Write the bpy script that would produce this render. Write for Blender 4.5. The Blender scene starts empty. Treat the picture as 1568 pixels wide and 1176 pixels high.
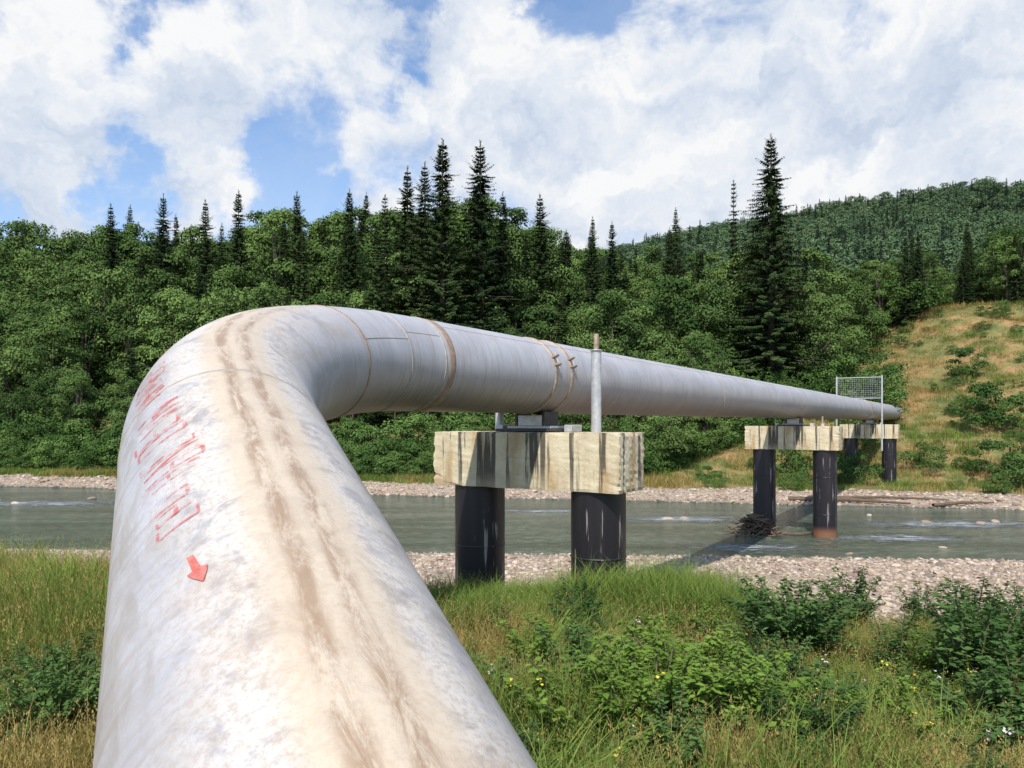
import bpy, bmesh, math, random
import numpy as np
from mathutils import Vector, Matrix
random.seed(7); rng=np.random.default_rng(7)
scene=bpy.context.scene
scene.view_settings.view_transform='Standard'
scene.view_settings.look='None'
scene.view_settings.exposure=0
ROOT=scene.collection

# ------------------------------------------------------------------ helpers
def sm(a,b,x):
    t=np.clip((x-a)/(b-a),0,1); return t*t*(3-2*t)
def mk(name,V,F,mats,mi=None,tint=None,smooth=False):
    V=np.asarray(V,dtype=np.float32).reshape(-1,3); F=np.asarray(F,dtype=np.int32).reshape(-1,4)
    me=bpy.data.meshes.new(name)
    me.vertices.add(len(V)); me.vertices.foreach_set('co',V.ravel())
    me.loops.add(F.size); me.loops.foreach_set('vertex_index',F.ravel())
    me.polygons.add(len(F)); me.polygons.foreach_set('loop_start',np.arange(0,F.size,4,dtype=np.int32))
    me.polygons.foreach_set('loop_total',np.full(len(F),4,dtype=np.int32))
    for m in mats: me.materials.append(m)
    if mi is not None: me.polygons.foreach_set('material_index',np.asarray(mi,dtype=np.int32))
    me.polygons.foreach_set('use_smooth',np.full(len(F),smooth))
    me.update(calc_edges=True)
    if tint is not None:
        a=me.attributes.new('tint','FLOAT','FACE'); a.data.foreach_set('value',np.asarray(tint,dtype=np.float32))
    return me
def ob(name,me,parent=None,coll=None,loc=None):
    o=bpy.data.objects.new(name,me); (coll or ROOT).objects.link(o)
    if parent: o.parent=parent
    if loc is not None: o.location=loc
    return o
def empty(name,loc=(0,0,0)):
    o=bpy.data.objects.new(name,None); ROOT.objects.link(o); o.location=loc; return o
class G:  # quad accumulator
    def __init__(s): s.V=[];s.F=[];s.M=[];s.T=[];s.n=0
    def add(s,V,F,m=0,t=0.5):
        V=np.asarray(V,float).reshape(-1,3);F=np.asarray(F,int).reshape(-1,4)
        s.V.append(V);s.F.append(F+s.n);s.n+=len(V)
        s.M.append(np.full(len(F),m)); s.T.append(np.broadcast_to(np.asarray(t,float),(len(F),)))
    def mesh(s,name,mats,smooth=False):
        return mk(name,np.concatenate(s.V),np.concatenate(s.F),mats,np.concatenate(s.M),np.concatenate(s.T),smooth)
def tube(P,R,n=8,cap=False):
    P=np.asarray(P,float); k=len(P); V=[];F=[]
    for i in range(k):
        t=P[min(i+1,k-1)]-P[max(i-1,0)]; t=t/(np.linalg.norm(t)+1e-9)
        a=np.array([1,0,0.]) if abs(t[0])<.8 else np.array([0,1,0.])
        u=np.cross(t,a);u/=np.linalg.norm(u);w=np.cross(t,u)
        for j in range(n):
            an=2*math.pi*j/n; V.append(P[i]+R[i]*(u*math.cos(an)+w*math.sin(an)))
    for i in range(k-1):
        for j in range(n):
            F.append([i*n+j,i*n+(j+1)%n,(i+1)*n+(j+1)%n,(i+1)*n+j])
    return np.array(V),np.array(F)
def leaves(C,D,N,L,W):
    """diamond leaves: base C, dir D, normal N"""
    D=D/(np.linalg.norm(D,axis=1,keepdims=True)+1e-9)
    S=np.cross(D,N); S/= (np.linalg.norm(S,axis=1,keepdims=True)+1e-9)
    U=np.cross(S,D)
    L=L[:,None];W=W[:,None]
    V=np.stack([C,C+D*L*.45+S*W*.5+U*W*.12,C+D*L,C+D*L*.45-S*W*.5+U*W*.12],1).reshape(-1,3)
    F=np.arange(len(C)*4).reshape(-1,4)
    return V,F
def box(name,size,loc,mat,parent=None,bev=.02,rotz=0,rough=0,seg=1,cuts=0):
    bm=bmesh.new(); bmesh.ops.create_cube(bm,size=1)
    for v in bm.verts: v.co=Vector((v.co.x*size[0],v.co.y*size[1],v.co.z*size[2]))
    if cuts: bmesh.ops.subdivide_edges(bm,edges=bm.edges[:],cuts=cuts,use_grid_fill=True)
    else: bmesh.ops.bevel(bm,geom=bm.edges[:],offset=bev,segments=seg,affect='EDGES')
    if rough:
        for v in bm.verts:
            c=sum(abs(abs(v.co[i])-size[i]/2)<1e-4 for i in range(3))
            k=1+ (1.6 if c>=2 else 0)
            v.co*=1-abs(random.gauss(0,rough))*k/max(size)
    me=bpy.data.meshes.new(name); bm.to_mesh(me); bm.free(); me.materials.append(mat)
    o=ob(name,me,parent,loc=loc); o.rotation_euler[2]=rotz
    return o

# ------------------------------------------------------------------ materials
def newmat(name):
    m=bpy.data.materials.new(name); m.use_nodes=True; nt=m.node_tree
    return m,nt,nt.nodes['Principled BSDF'],nt.nodes['Material Output']
def N(nt,t,**k):
    n=nt.nodes.new(t)
    for a,b in k.items(): setattr(n,a,b)
    return n
def ramp(nt,fac,stops,interp='LINEAR'):
    r=N(nt,'ShaderNodeValToRGB'); r.color_ramp.interpolation=interp
    e=r.color_ramp.elements
    while len(e)<len(stops): e.new(.5)
    for i,(p,c) in enumerate(stops):
        e[i].position=p; e[i].color=(*c,1) if len(c)==3 else c
    if fac is not None: nt.links.new(fac,r.inputs[0])
    return r.outputs[0]
def math_(nt,op,a,b=None,c=None,clamp=False):
    n=N(nt,'ShaderNodeMath',operation=op); n.use_clamp=clamp
    for i,v in enumerate((a,b,c)):
        if v is None: continue
        if isinstance(v,(int,float)): n.inputs[i].default_value=v
        else: nt.links.new(v,n.inputs[i])
    return n.outputs[0]
def mix(nt,fac,a,b,bt='MIX'):
    n=N(nt,'ShaderNodeMix',data_type='RGBA',blend_type=bt)
    for i,v in ((0,fac),(6,a),(7,b)):
        if isinstance(v,(int,float)): n.inputs[i].default_value=v
        elif isinstance(v,tuple): n.inputs[i].default_value=(*v,1)
        else: nt.links.new(v,n.inputs[i])
    return n.outputs[2]
def noise(nt,vec,scale,detail=4,rough=.55,dist=0):
    n=N(nt,'ShaderNodeTexNoise'); n.inputs['Scale'].default_value=scale
    n.inputs['Detail'].default_value=detail; n.inputs['Roughness'].default_value=rough
    n.inputs['Distortion'].default_value=dist
    if vec is not None: nt.links.new(vec,n.inputs['Vector'])
    return n.outputs[0]
def mapping(nt,vec,scale=(1,1,1),loc=(0,0,0),rot=(0,0,0)):
    n=N(nt,'ShaderNodeMapping'); n.inputs['Scale'].default_value=scale
    n.inputs['Location'].default_value=loc; n.inputs['Rotation'].default_value=rot
    nt.links.new(vec,n.inputs['Vector']); return n.outputs[0]
def mrange(nt,v,a,b,c=0,d=1,smooth=True):
    n=N(nt,'ShaderNodeMapRange'); n.interpolation_type='SMOOTHSTEP' if smooth else 'LINEAR'
    nt.links.new(v,n.inputs[0])
    for i,x in enumerate((a,b,c,d)): n.inputs[i+1].default_value=x
    return n.outputs[0]
def bump(nt,h,strength,dist,bsdf):
    b=N(nt,'ShaderNodeBump'); b.inputs['Strength'].default_value=strength; b.inputs['Distance'].default_value=dist
    nt.links.new(h,b.inputs['Height']); nt.links.new(b.outputs[0],bsdf.inputs['Normal'])

def leafmat(name,dark,light,trans=.25,wt=.55):
    m,nt,b,out=newmat(name); nt.nodes.remove(b)
    at=N(nt,'ShaderNodeAttribute',attribute_name='tint')
    oi=N(nt,'ShaderNodeObjectInfo')
    f=math_(nt,'ADD',math_(nt,'MULTIPLY',at.outputs['Fac'],wt),math_(nt,'MULTIPLY',oi.outputs['Random'],1-wt))
    mid=tuple((a+c)*.45 for a,c in zip(dark,light))
    col=ramp(nt,f,[(0.05,dark),(.5,mid),(.95,light)])
    d=N(nt,'ShaderNodeBsdfDiffuse'); nt.links.new(col,d.inputs[0])
    if trans<=0: nt.links.new(d.outputs[0],out.inputs[0]); return m
    tr=N(nt,'ShaderNodeBsdfTranslucent'); nt.links.new(mix(nt,1.0,col,(1.2,1.3,.6),'MULTIPLY'),tr.inputs[0])
    ms=N(nt,'ShaderNodeMixShader'); ms.inputs[0].default_value=trans
    nt.links.new(d.outputs[0],ms.inputs[1]); nt.links.new(tr.outputs[0],ms.inputs[2]); nt.links.new(ms.outputs[0],out.inputs[0])
    return m
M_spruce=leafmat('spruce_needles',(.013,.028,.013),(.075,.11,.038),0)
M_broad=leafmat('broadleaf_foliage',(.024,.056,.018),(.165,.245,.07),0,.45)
M_far=leafmat('hazed_foliage',(.05,.092,.055),(.145,.21,.095),0)  # paler, bluish leaf colour paints in the distance haze
M_farsp=leafmat('hazed_needles',(.032,.06,.046),(.07,.115,.07),0)  # haze of the far hill mixed into the needle colour
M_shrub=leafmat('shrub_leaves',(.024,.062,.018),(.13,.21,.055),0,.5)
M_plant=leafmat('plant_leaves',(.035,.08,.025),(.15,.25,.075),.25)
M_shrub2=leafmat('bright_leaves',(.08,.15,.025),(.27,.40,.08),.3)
M_grass=leafmat('green_grass',(.07,.115,.02),(.25,.33,.08),.25)
M_gold=leafmat('dry_grass',(.19,.15,.045),(.50,.38,.15),.25)
def plain(name,c,rough=.7,metal=0,var=.3,scale=6,bmp=.2):
    m,nt,b,o=newmat(name); g=N(nt,'ShaderNodeNewGeometry')
    n=noise(nt,g.outputs['Position'],scale,6,.65)
    d=tuple(x*(1-var) for x in c); l=tuple(min(1,x*(1+var)) for x in c)
    nt.links.new(ramp(nt,n,[(.3,d),(.7,l)]),b.inputs['Base Color'])
    b.inputs['Roughness'].default_value=rough; b.inputs['Metallic'].default_value=metal
    bump(nt,n,bmp,.02,b); return m
M_bark=plain('bark',(.11,.085,.065),.9)
M_twig=plain('twig',(.10,.09,.04),.8)
M_drift=plain('driftwood_bark',(.13,.09,.06),.9)
M_galv=plain('galvanised_steel',(.50,.50,.50),.45,.3,.25,8)
M_ruststeel=plain('rusty_strap',(.36,.27,.19),.6,.2,.45,14)
M_darksteel=plain('dark_steel',(.06,.055,.05),.5,.3,.4,10)
M_flower_y=plain('yellow_petals',(.65,.5,.05),.7,0,.1)
M_flower_w=plain('pale_petals',(.55,.50,.50),.7,0,.1)

# stones
m,nt,b,o=newmat('river_stone'); M_stone=m
oi=N(nt,'ShaderNodeObjectInfo'); g=N(nt,'ShaderNodeNewGeometry')
c=ramp(nt,oi.outputs['Random'],[(0,(.20,.155,.12)),(.3,(.38,.28,.20)),(.65,(.50,.38,.28)),(1,(.62,.52,.41))])
nt.links.new(mix(nt,.35,c,ramp(nt,noise(nt,g.outputs['Position'],9),[(.3,(.3,.3,.3)),(.7,(1,1,1))]),'MULTIPLY'),b.inputs['Base Color'])
b.inputs['Roughness'].default_value=.85

# pipe paint
m,nt,b,o=newmat('weathered_silver_paint'); M_pipe=m
uvn=N(nt,'ShaderNodeUVMap',uv_map='UVMap'); sp=N(nt,'ShaderNodeSeparateXYZ'); nt.links.new(uvn.outputs[0],sp.inputs[0])
ang=sp.outputs[0]; ln=sp.outputs[1]   # ang in degrees/100 from zenith, ln in metres
uv=uvn.outputs[0]
uvm=mapping(nt,uv,(1.3,1,1))
big=noise(nt,uvm,1.1,5,.6,.4)
med=noise(nt,mapping(nt,uv,(1.3,1,1),(5,1,0),(0,0,.5)),3.2,7,.68,.8)
fine=noise(nt,uvm,9,8,.72,.2)
drip=noise(nt,mapping(nt,uv,(.8,7,1)),2.2,6,.65,.3)   # streaks running round the pipe
swp=noise(nt,mapping(nt,uv,(2.6,.9,1),(1,2,0),(0,0,.75)),2.0,7,.66,.5)
base=ramp(nt,big,[(.25,(.37,.36,.38)),(.5,(.465,.455,.475)),(.75,(.55,.535,.55))])
base=mix(nt,mrange(nt,drip,.45,.70,0,.6),base,(.33,.285,.25))
near=mrange(nt,ln,11.5,15.5,1,0)
base=mix(nt,math_(nt,'MULTIPLY',mrange(nt,swp,.42,.62,0,.75),near),base,(.33,.295,.265))
absang=math_(nt,'ABSOLUTE',math_(nt,'ADD',math_(nt,'SUBTRACT',ang,.035),math_(nt,'MULTIPLY',math_(nt,'SUBTRACT',big,.5),.10)))
# worn chalky crown of the near leg
crown=math_(nt,'MULTIPLY',mrange(nt,absang,.22,.60,1,0),near)
crown=math_(nt,'MULTIPLY',crown,mrange(nt,math_(nt,'ADD',math_(nt,'MULTIPLY',med,.65),math_(nt,'MULTIPLY',fine,.35)),.40,.53,.0,1))
base=mix(nt,math_(nt,'MULTIPLY',crown,.92),base,(.70,.635,.56))
speck=mrange(nt,noise(nt,uvm,30,7,.8),.46,.60)
base=mix(nt,math_(nt,'MULTIPLY',math_(nt,'MULTIPLY',speck,mrange(nt,absang,.3,.8,1,.3)),math_(nt,'MULTIPLY',near,.55)),base,(.40,.32,.25))
# cream then brown band along the top
cream=math_(nt,'MULTIPLY',mrange(nt,absang,.13,.25,1,0),near)
base=mix(nt,math_(nt,'MULTIPLY',cream,.7),base,(.63,.49,.33))
al=noise(nt,mapping(nt,uv,(12,2.2,1)),1.3,7,.78,.6)
br=math_(nt,'MULTIPLY',mrange(nt,math_(nt,'ABSOLUTE',math_(nt,'SUBTRACT',absang,.065)),.01,.06,1,0),near)
br=math_(nt,'MULTIPLY',br,mrange(nt,al,.38,.60))
base=mix(nt,math_(nt,'MULTIPLY',br,.8),base,(.31,.19,.11))
# underside shade painted in together with brown grime; stray rust blooms
belly_grime_shade=mrange(nt,absang,.80,1.45,0,.85)
base=mix(nt,belly_grime_shade,base,mix(nt,mrange(nt,drip,.4,.7),(.22,.17,.135),(.12,.095,.075)))
rb=mrange(nt,noise(nt,mapping(nt,uv,(1,.5,1),(3,5,0)),1.7,6,.7,.6),.56,.72,0,.5)
base=mix(nt,rb,base,(.41,.29,.19))
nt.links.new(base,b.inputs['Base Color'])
b.inputs['Roughness'].default_value=.45; b.inputs['Metallic'].default_value=.12
bump(nt,math_(nt,'ADD',fine,math_(nt,'MULTIPLY',crown,.5)),.35,.007,b)
M_seam=plain('weld_seam',(.36,.32,.28),.6,.1,.25,15)
M_seamb=plain('brown_tape',(.31,.215,.15),.65,0,.3,12)
# red paint
m,nt,b,o=newmat('faded_red_paint'); M_red=m
g=N(nt,'ShaderNodeNewGeometry'); b.inputs['Base Color'].default_value=(.60,.14,.12,1); b.inputs['Roughness'].default_value=.7
tr=N(nt,'ShaderNodeBsdfTransparent'); ms=N(nt,'ShaderNodeMixShader')
nt.links.new(mrange(nt,noise(nt,g.outputs['Position'],9,8,.8),.42,.60,.04,.8),ms.inputs[0])
nt.links.new(tr.outputs[0],ms.inputs[1]); nt.links.new(b.outputs[0],ms.inputs[2]); nt.links.new(ms.outputs[0],o.inputs[0])
m,nt,b,o=newmat('red_arrow_paint'); M_redarrow=m; b.inputs['Roughness'].default_value=.7
g=N(nt,'ShaderNodeNewGeometry'); nt.links.new(ramp(nt,noise(nt,g.outputs['Position'],30,6,.8),[(.4,(.46,.09,.065)),(.62,(.52,.2,.16))]),b.inputs['Base Color'])

# concrete
m,nt,b,o=newmat('stained_concrete'); M_conc=m
tc=N(nt,'ShaderNodeTexCoord').outputs['Object']; s3=N(nt,'ShaderNodeSeparateXYZ'); nt.links.new(tc,s3.inputs[0])
n1=noise(nt,tc,1.6,7,.65); n2=noise(nt,mapping(nt,tc,(2.4,2.4,.12)),1.9,5,.6,.2); n3=noise(nt,tc,11,8,.7)
col=ramp(nt,n1,[(.3,(.44,.35,.22)),(.55,(.63,.54,.37)),(.8,(.73,.65,.48))])
col=mix(nt,mrange(nt,noise(nt,mapping(nt,tc,(1.2,1.2,.2),(4,2,0)),2.2,4),.50,.64,0,.65),col,(.41,.25,.11))
st=math_(nt,'MULTIPLY',mrange(nt,n2,.535,.60),mrange(nt,math_(nt,'ADD',s3.outputs[2],math_(nt,'MULTIPLY',n1,1.0)),-.25,.35,.25,1))
col=mix(nt,math_(nt,'MULTIPLY',st,.9),col,(.055,.048,.04))
col=mix(nt,mrange(nt,n3,.6,.75,0,.45),col,(.2,.17,.13))
nt.links.new(col,b.inputs['Base Color']); b.inputs['Roughness'].default_value=.9
bump(nt,math_(nt,'ADD',n3,n1),.7,.025,b)

# tarred columns
m,nt,b,o=newmat('tarred_steel'); M_tar=m
tc=N(nt,'ShaderNodeTexCoord').outputs['Object']; s3=N(nt,'ShaderNodeSeparateXYZ'); nt.links.new(tc,s3.inputs[0])
n2=noise(nt,mapping(nt,tc,(3,3,.25)),2,6,.7); n3=noise(nt,tc,14,6,.7)
col=ramp(nt,n2,[(.3,(.010,.009,.011)),(.6,(.018,.014,.018)),(.8,(.05,.035,.035))])
col=mix(nt,math_(nt,'MULTIPLY',mrange(nt,noise(nt,mapping(nt,tc,(5,5,.4),(2,2,0)),2,3),.61,.67),.7),col,(.35,.31,.28))
rs=N(nt,'ShaderNodeNewGeometry'); s4=N(nt,'ShaderNodeSeparateXYZ'); nt.links.new(rs.outputs['Position'],s4.inputs[0])
col=mix(nt,mrange(nt,s4.outputs[2],-4.95,-4.55,.85,0),col,(.26,.12,.06))
nt.links.new(col,b.inputs['Base Color']); b.inputs['Roughness'].default_value=.42
bump(nt,n3,.2,.01,b)

# ------------------------------------------------------------------ terrain
def nz(X,Y,f,s=0):
    return (np.sin(X*f+1.3+s)*np.cos(Y*f*1.13+.7+2*s)+.6*np.sin(X*f*2.1+Y*f*1.7+s)+.4*np.cos(X*f*3.7-Y*f*4.1+s*3))/2
def shoreN(X): return 29.1-.07*np.clip(X,-80,60)
def shoreF(X): return 50.4-.23*np.clip(X,-80,60)
def terrain(X,Y):
    X=np.asarray(X,float);Y=np.asarray(Y,float)
    ye=Y-shoreN(X)+29.1
    zn=np.interp(ye,[-3000,0,6,10,13,16,20,27,29.1,31,34,3000],[-2.6,-2.6,-2.75,-3.0,-3.25,-4.0,-4.55,-4.95,-5.12,-5.6,-6.4,-6.4])
    zn=zn+nz(X,Y,.9)*.06*np.clip((29-ye)/6,0,1)
    u=Y-shoreF(X)
    s=.32-.03*sm(0,20,X)+.17*sm(38,54,X)
    zf=np.interp(u,[-3000,-6,-3,0,4,12],[-6.4,-6.4,-5.8,-5.12,-4.7,-4.55])+s*np.clip(u-12,0,62-22*sm(35,50,X))
    zf=zf+nz(X,Y,.35)*.28*sm(10,20,u)+nz(X,Y,.9,1)*.08*sm(2,8,u)
    H=np.interp(X,[-400,-100,0,90,260,500],[25,30,60,90,114,134])+nz(X,Y,.018)*6
    k=np.clip((Y-125)/275,0,1)
    zf=zf*(1-k)+H*k
    zf=zf*(1-.5*sm(430,800,Y))
    return np.maximum(zn,zf)
def T(x,y): return float(terrain(x,y))
ar=np.arange
xs=np.unique(np.concatenate([[-3000,-2000,-1200,-800],ar(-600,-80,10.),ar(-80,-26,1.2),ar(-26,30,.4),ar(30,80,1.),ar(80,600,8.),[600,800,1200,2000,3000]]))
ys=np.unique(np.concatenate([[-2000,-800,-300,-100,-40,-20,-10],ar(-5,32,.35),ar(32,100,.8),ar(100,160,2.),ar(160,600,7.),[600,800,1200,2000,3000]]))
XX,YY=np.meshgrid(xs,ys); ZZ=terrain(XX,YY)
V=np.stack([XX,YY,ZZ],-1).reshape(-1,3)
nx=len(xs); ii=(ar(len(ys)-1)[:,None]*nx+ar(nx-1)[None,:]).ravel()
F=np.stack([ii,ii+1,ii+1+nx,ii+nx],1)
def grasslimit(X,Y):
    return 18.0-3.5*sm(-6,-3,X)-3.3*sm(2.9,4.3,X)+nz(X,Y,.8,2)*.7
def gravel_mask(X,Y):
    ye=Y-shoreN(X)+29.1; u=Y-shoreF(X)
    a=sm(-.6,.6,ye-grasslimit(X,Y))
    b=1-sm(4.,7.5,u+nz(X,Y,.5)*1.5)
    return np.where(u>-10,b,a)
m,nt,b,o=newmat('ground'); M_ground=m
g=N(nt,'ShaderNodeNewGeometry').outputs['Position']
at=N(nt,'ShaderNodeAttribute',attribute_name='gravel').outputs['Fac']
n1=noise(nt,g,.35,6,.65); n2=noise(nt,g,3.5,8,.7); n3=noise(nt,g,18,6,.75)
gr=ramp(nt,n1,[(.32,(.12,.15,.04)),(.46,(.22,.20,.065)),(.58,(.38,.24,.10)),(.72,(.42,.22,.11))])
gr=mix(nt,.8,gr,ramp(nt,n2,[(.3,(.4,.4,.4)),(.7,(1.15,1.15,1.1))]),'MULTIPLY')
vo=N(nt,'ShaderNodeTexVoronoi'); vo.inputs['Scale'].default_value=9; nt.links.new(g,vo.inputs['Vector'])
gv=mix(nt,.5,ramp(nt,n2,[(.3,(.28,.21,.15)),(.5,(.43,.33,.24)),(.7,(.54,.43,.33))]),vo.outputs['Color'],'SOFT_LIGHT')
gv=mix(nt,mrange(nt,n3,.35,.6,.5,0),gv,(.15,.11,.08))
s5=N(nt,'ShaderNodeSeparateXYZ'); nt.links.new(g,s5.inputs[0])
gv=mix(nt,mrange(nt,s5.outputs[2],-5.15,-4.98,.6,0),gv,(.10,.085,.065))
nt.links.new(mix(nt,at,gr,gv),b.inputs['Base Color']); b.inputs['Roughness'].default_value=.95
bump(nt,math_(nt,'ADD',n2,n3),.7,.05,b)
me=mk('ground',V,F,[M_ground],smooth=True)
a=me.attributes.new('gravel','FLOAT','POINT'); a.data.foreach_set('value',gravel_mask(XX,YY).ravel().astype(np.float32))
ground=ob('ground',me)

# ------------------------------------------------------------------ river
m,nt,b,o=newmat('river_water')
g=N(nt,'ShaderNodeNewGeometry').outputs['Position']
w1=noise(nt,mapping(nt,g,(.4,1.1,1),rot=(0,0,.1)),1.0,6,.65,.6)
w2=noise(nt,mapping(nt,g,(.10,.6,1),rot=(0,0,.12)),1.0,6,.65,.5)
w3=noise(nt,mapping(nt,g,(1.2,2.6,1)),1.8,5,.65)
col=ramp(nt,math_(nt,'ADD',math_(nt,'MULTIPLY',w2,.45),math_(nt,'MULTIPLY',w3,.55)),[(.38,(.045,.07,.045)),(.5,(.095,.125,.085)),(.62,(.22,.25,.19))])
spots=[(9,39.5,6,2.0),(22,37.5,8,2.2),(9.5,30.5,4,1.5),(17,33,5,1.8),(30,34,7,3.5),(-30,47,8,3),(2,43,5,1.3)]
tot=None
for (x,y,rx,ry) in spots:
    mp=mapping(nt,g,(1/rx,1/ry,0),(-x/rx,-y/ry,0)); ln_=N(nt,'ShaderNodeVectorMath',operation='LENGTH'); nt.links.new(mp,ln_.inputs[0])
    k=mrange(nt,ln_.outputs['Value'],0,1.3,1,0)
    tot=k if tot is None else math_(nt,'MAXIMUM',tot,k)
fo=noise(nt,mapping(nt,g,(.6,2.2,1),rot=(0,0,.06)),1.6,10,.85,.9)
foam=mrange(nt,math_(nt,'ADD',fo,math_(nt,'MULTIPLY',tot,.19)),.585,.72)
nt.links.new(mix(nt,foam,col,(.74,.77,.78)),b.inputs['Base Color'])
nt.links.new(mrange(nt,foam,0,1,.12,.8),b.inputs['Roughness']); b.inputs['IOR'].default_value=1.33
h=math_(nt,'ADD',math_(nt,'MULTIPLY',w1,1.0),math_(nt,'ADD',math_(nt,'MULTIPLY',w3,.6),math_(nt,'MULTIPLY',foam,.3)))
bump(nt,h,1.0,.7,b)
wx=np.linspace(-500,500,51); wy=np.linspace(18,95,12); WX,WY=np.meshgrid(wx,wy)
ii=(ar(11)[:,None]*51+ar(50)[None,:]).ravel()
ob('river_water',mk('river_water',np.stack([WX,WY,WX*0-5.1],-1).reshape(-1,3),np.stack([ii,ii+1,ii+52,ii+51],1),[m],smooth=True))

# ------------------------------------------------------------------ pipeline
R=.70
P0=np.array([.175,.863,-2.0])
d2=np.array([.531,.847,0]); d2/=np.linalg.norm(d2); right2=np.array([d2[1],-d2[0],0])
PC=np.array([.476,14.4,.86])            # pipe axis over the first pier
I=np.array([-3.41,8.22,.86]); d1=(I-P0)/np.linalg.norm(I-P0); sI=np.linalg.norm(I-P0)
phi=math.acos(np.dot(d1,d2)); Rb=6.0; TL=Rb*math.tan(phi/2)
nn=d2-d1*np.dot(d1,d2); nn/=np.linalg.norm(nn)
A0=I-d1*TL; CC=A0+nn*Rb
LA=sI-TL+5; LB=LA+Rb*phi
tEnd=np.dot(np.array([40,77.5,.86])-I,d2)
def axis(v):
    if v<LA: return P0+d1*(v-5),d1
    if v<LB:
        a=(v-LA)/Rb; return CC+Rb*(-nn*math.cos(a)+d1*math.sin(a)), nn*math.sin(a)+d1*math.cos(a)
    return I+d2*(TL+v-LB),d2
def vt(t): return LB-TL+np.dot(PC-I,d2)+t    # v of station t measured from first pier
def surf(v,th,r):
    c,t=axis(v); up=np.array([0,0,1.])-t*t[2]; up/=np.linalg.norm(up); rt=np.cross(t,up)
    return c+r*(up*math.cos(th)+rt*math.sin(th))
VE=LB+tEnd-TL
vs=np.concatenate([ar(0,LA,.25),np.linspace(LA,LB,50)[:-1],ar(LB,LB+12,.4),np.linspace(LB+12,VE,45)])
NS=96
V=np.array([surf(v,-math.pi+2*math.pi*j/NS,R) for v in vs for j in range(NS+1)])
F=[]
for i in range(len(vs)-1):
    for j in range(NS):
        a=i*(NS+1)+j; F.append([a,a+NS+1,a+NS+2,a+1])
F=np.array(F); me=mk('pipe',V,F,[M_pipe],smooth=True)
uvl=me.uv_layers.new(name='UVMap')
UV=np.array([((-180+360*j/NS)/100,v) for v in vs for j in range(NS+1)],dtype=np.float32)
uvl.data.foreach_set('uv',UV[F.ravel()].ravel())
pipeline=empty('gas_pipeline')
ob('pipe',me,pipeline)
def band(name,v,width,h,mat,th0=-math.pi,th1=math.pi,n=96):
    prof=[(-.5,-.01),(-.42,h*.8),(-.2,h),(.2,h),(.42,h*.8),(.5,-.01)]
    V=[];F=[]
    for a,hh in prof:
        for j in range(n+1): V.append(surf(v+a*width,th0+(th1-th0)*j/n,R+hh))
    for i in range(5):
        for j in range(n):
            q=i*(n+1)+j; F.append([q,q+n+1,q+n+2,q+1])
    return ob(name,mk(name,V,F,[mat],smooth=True),pipeline)
band('weld_seam',LA-.1,.03,.005,M_seam); band('weld_seam',LB-2.15,.05,.010,M_seamb)
band('weld_seam',LB-.85,.035,.008,M_seam); band('wrap_band',LB+.22,.16,.006,M_seamb); band('weld_seam',LB+.06,.03,.010,M_seam)
for t in (11.5,23,34.5,46): band('weld_seam',vt(t)-1.4,.06,.01,M_seam)
def strip(name,v0,v1,th,w,h,mat,n=30):
    V=[];F=[]
    for i in range(n+1):
        v=v0+(v1-v0)*i/n
        for dt,hh in ((-w,-.003),(-w*.4,h),(w*.4,h),(w,-.003)): V.append(surf(v,th+dt/R,R+hh))
    for i in range(n):
        for k in range(3):
            q=i*4+k; F.append([q,q+4,q+5,q+1])
    ob(name,mk(name,V,F,[mat],smooth=True),pipeline)
strip('longitudinal_weld',LB-2.1,LB-.87,math.radians(66),.010,.005,M_seam)
strip('longitudinal_weld',LB-.83,LB+.04,math.radians(57),.010,.005,M_seam)
strip('longitudinal_weld',LB+.32,VE-2,math.radians(38),.010,.005,M_seam,80)
def clamp(v,nm='clamp_strap'):
    band(nm,v,.085,.022,M_ruststeel)
    for side in (1,-1):
        for th in (64,76):
            c=surf(v,math.radians(th*side),R+.055); x=box('clamp_lug',(.13,.10,.035),c,M_ruststeel,pipeline,.006)
            x.rotation_euler=(0,math.radians((90-th)*-1) if side>0 else 0,math.atan2(right2[1],right2[0]))
        P=[surf(v,math.radians(58*side),R+.085),surf(v,math.radians(82*side),R+.085)]
        vv,ff=tube(P,[.016,.016],8); ob('clamp_bolt',mk('clamp_bolt',vv,ff,[M_galv]),pipeline)
clamp(vt(-.48)); clamp(vt(.14)); clamp(vt(45.0)); clamp(vt(45.6))

# red painted lettering & arrow : strokes lying on the surface
RV=[];RF=[];rn=0
def stroke(v0,a0,v1,a1,w):
    global rn
    n=6; dv=v1-v0; da=(a1-a0)*R; L=math.hypot(dv,da)+1e-6; px,py=-da/L*w/2,dv/L*w/2
    for i in range(n+1):
        f=i/n; v=v0+dv*f; a=a0+(a1-a0)*f
        for s in (-1,1): RV.append(surf(v+s*px,a+s*py/R,R+.004+.0004*((rn//14)%4)))
    for i in range(n):
        q=rn+i*2; RF.append([q,q+1,q+3,q+2])
    rn+=2*(n+1)
rad=math.radians
glyphs={'H':[(0,0,0,1),(1,0,1,1),(0,.5,1,.5)],'E':[(0,0,0,1),(0,0,1,0),(0,.5,.8,.5),(0,1,1,1)],'M':[(0,0,0,1),(1,0,1,1),(0,1,.5,.4),(.5,.4,1,1)],
'A':[(0,0,.5,1),(.5,1,1,0),(.2,.4,.8,.4)],'P':[(0,0,0,1),(0,1,1,1),(1,1,1,.5),(1,.5,0,.5)],'I':[(0,0,0,1),(0,0,1,1),(1,0,1,1)],'O':[(0,0,0,1),(1,0,1,1),(0,0,1,0),(0,1,1,1)],'C':[(0,0,0,1),(0,0,1,0),(0,1,1,1)],'b':[(0,0,0,1),(0,0,1,0),(1,0,1,.5),(1,.5,0,.5)]}
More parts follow.
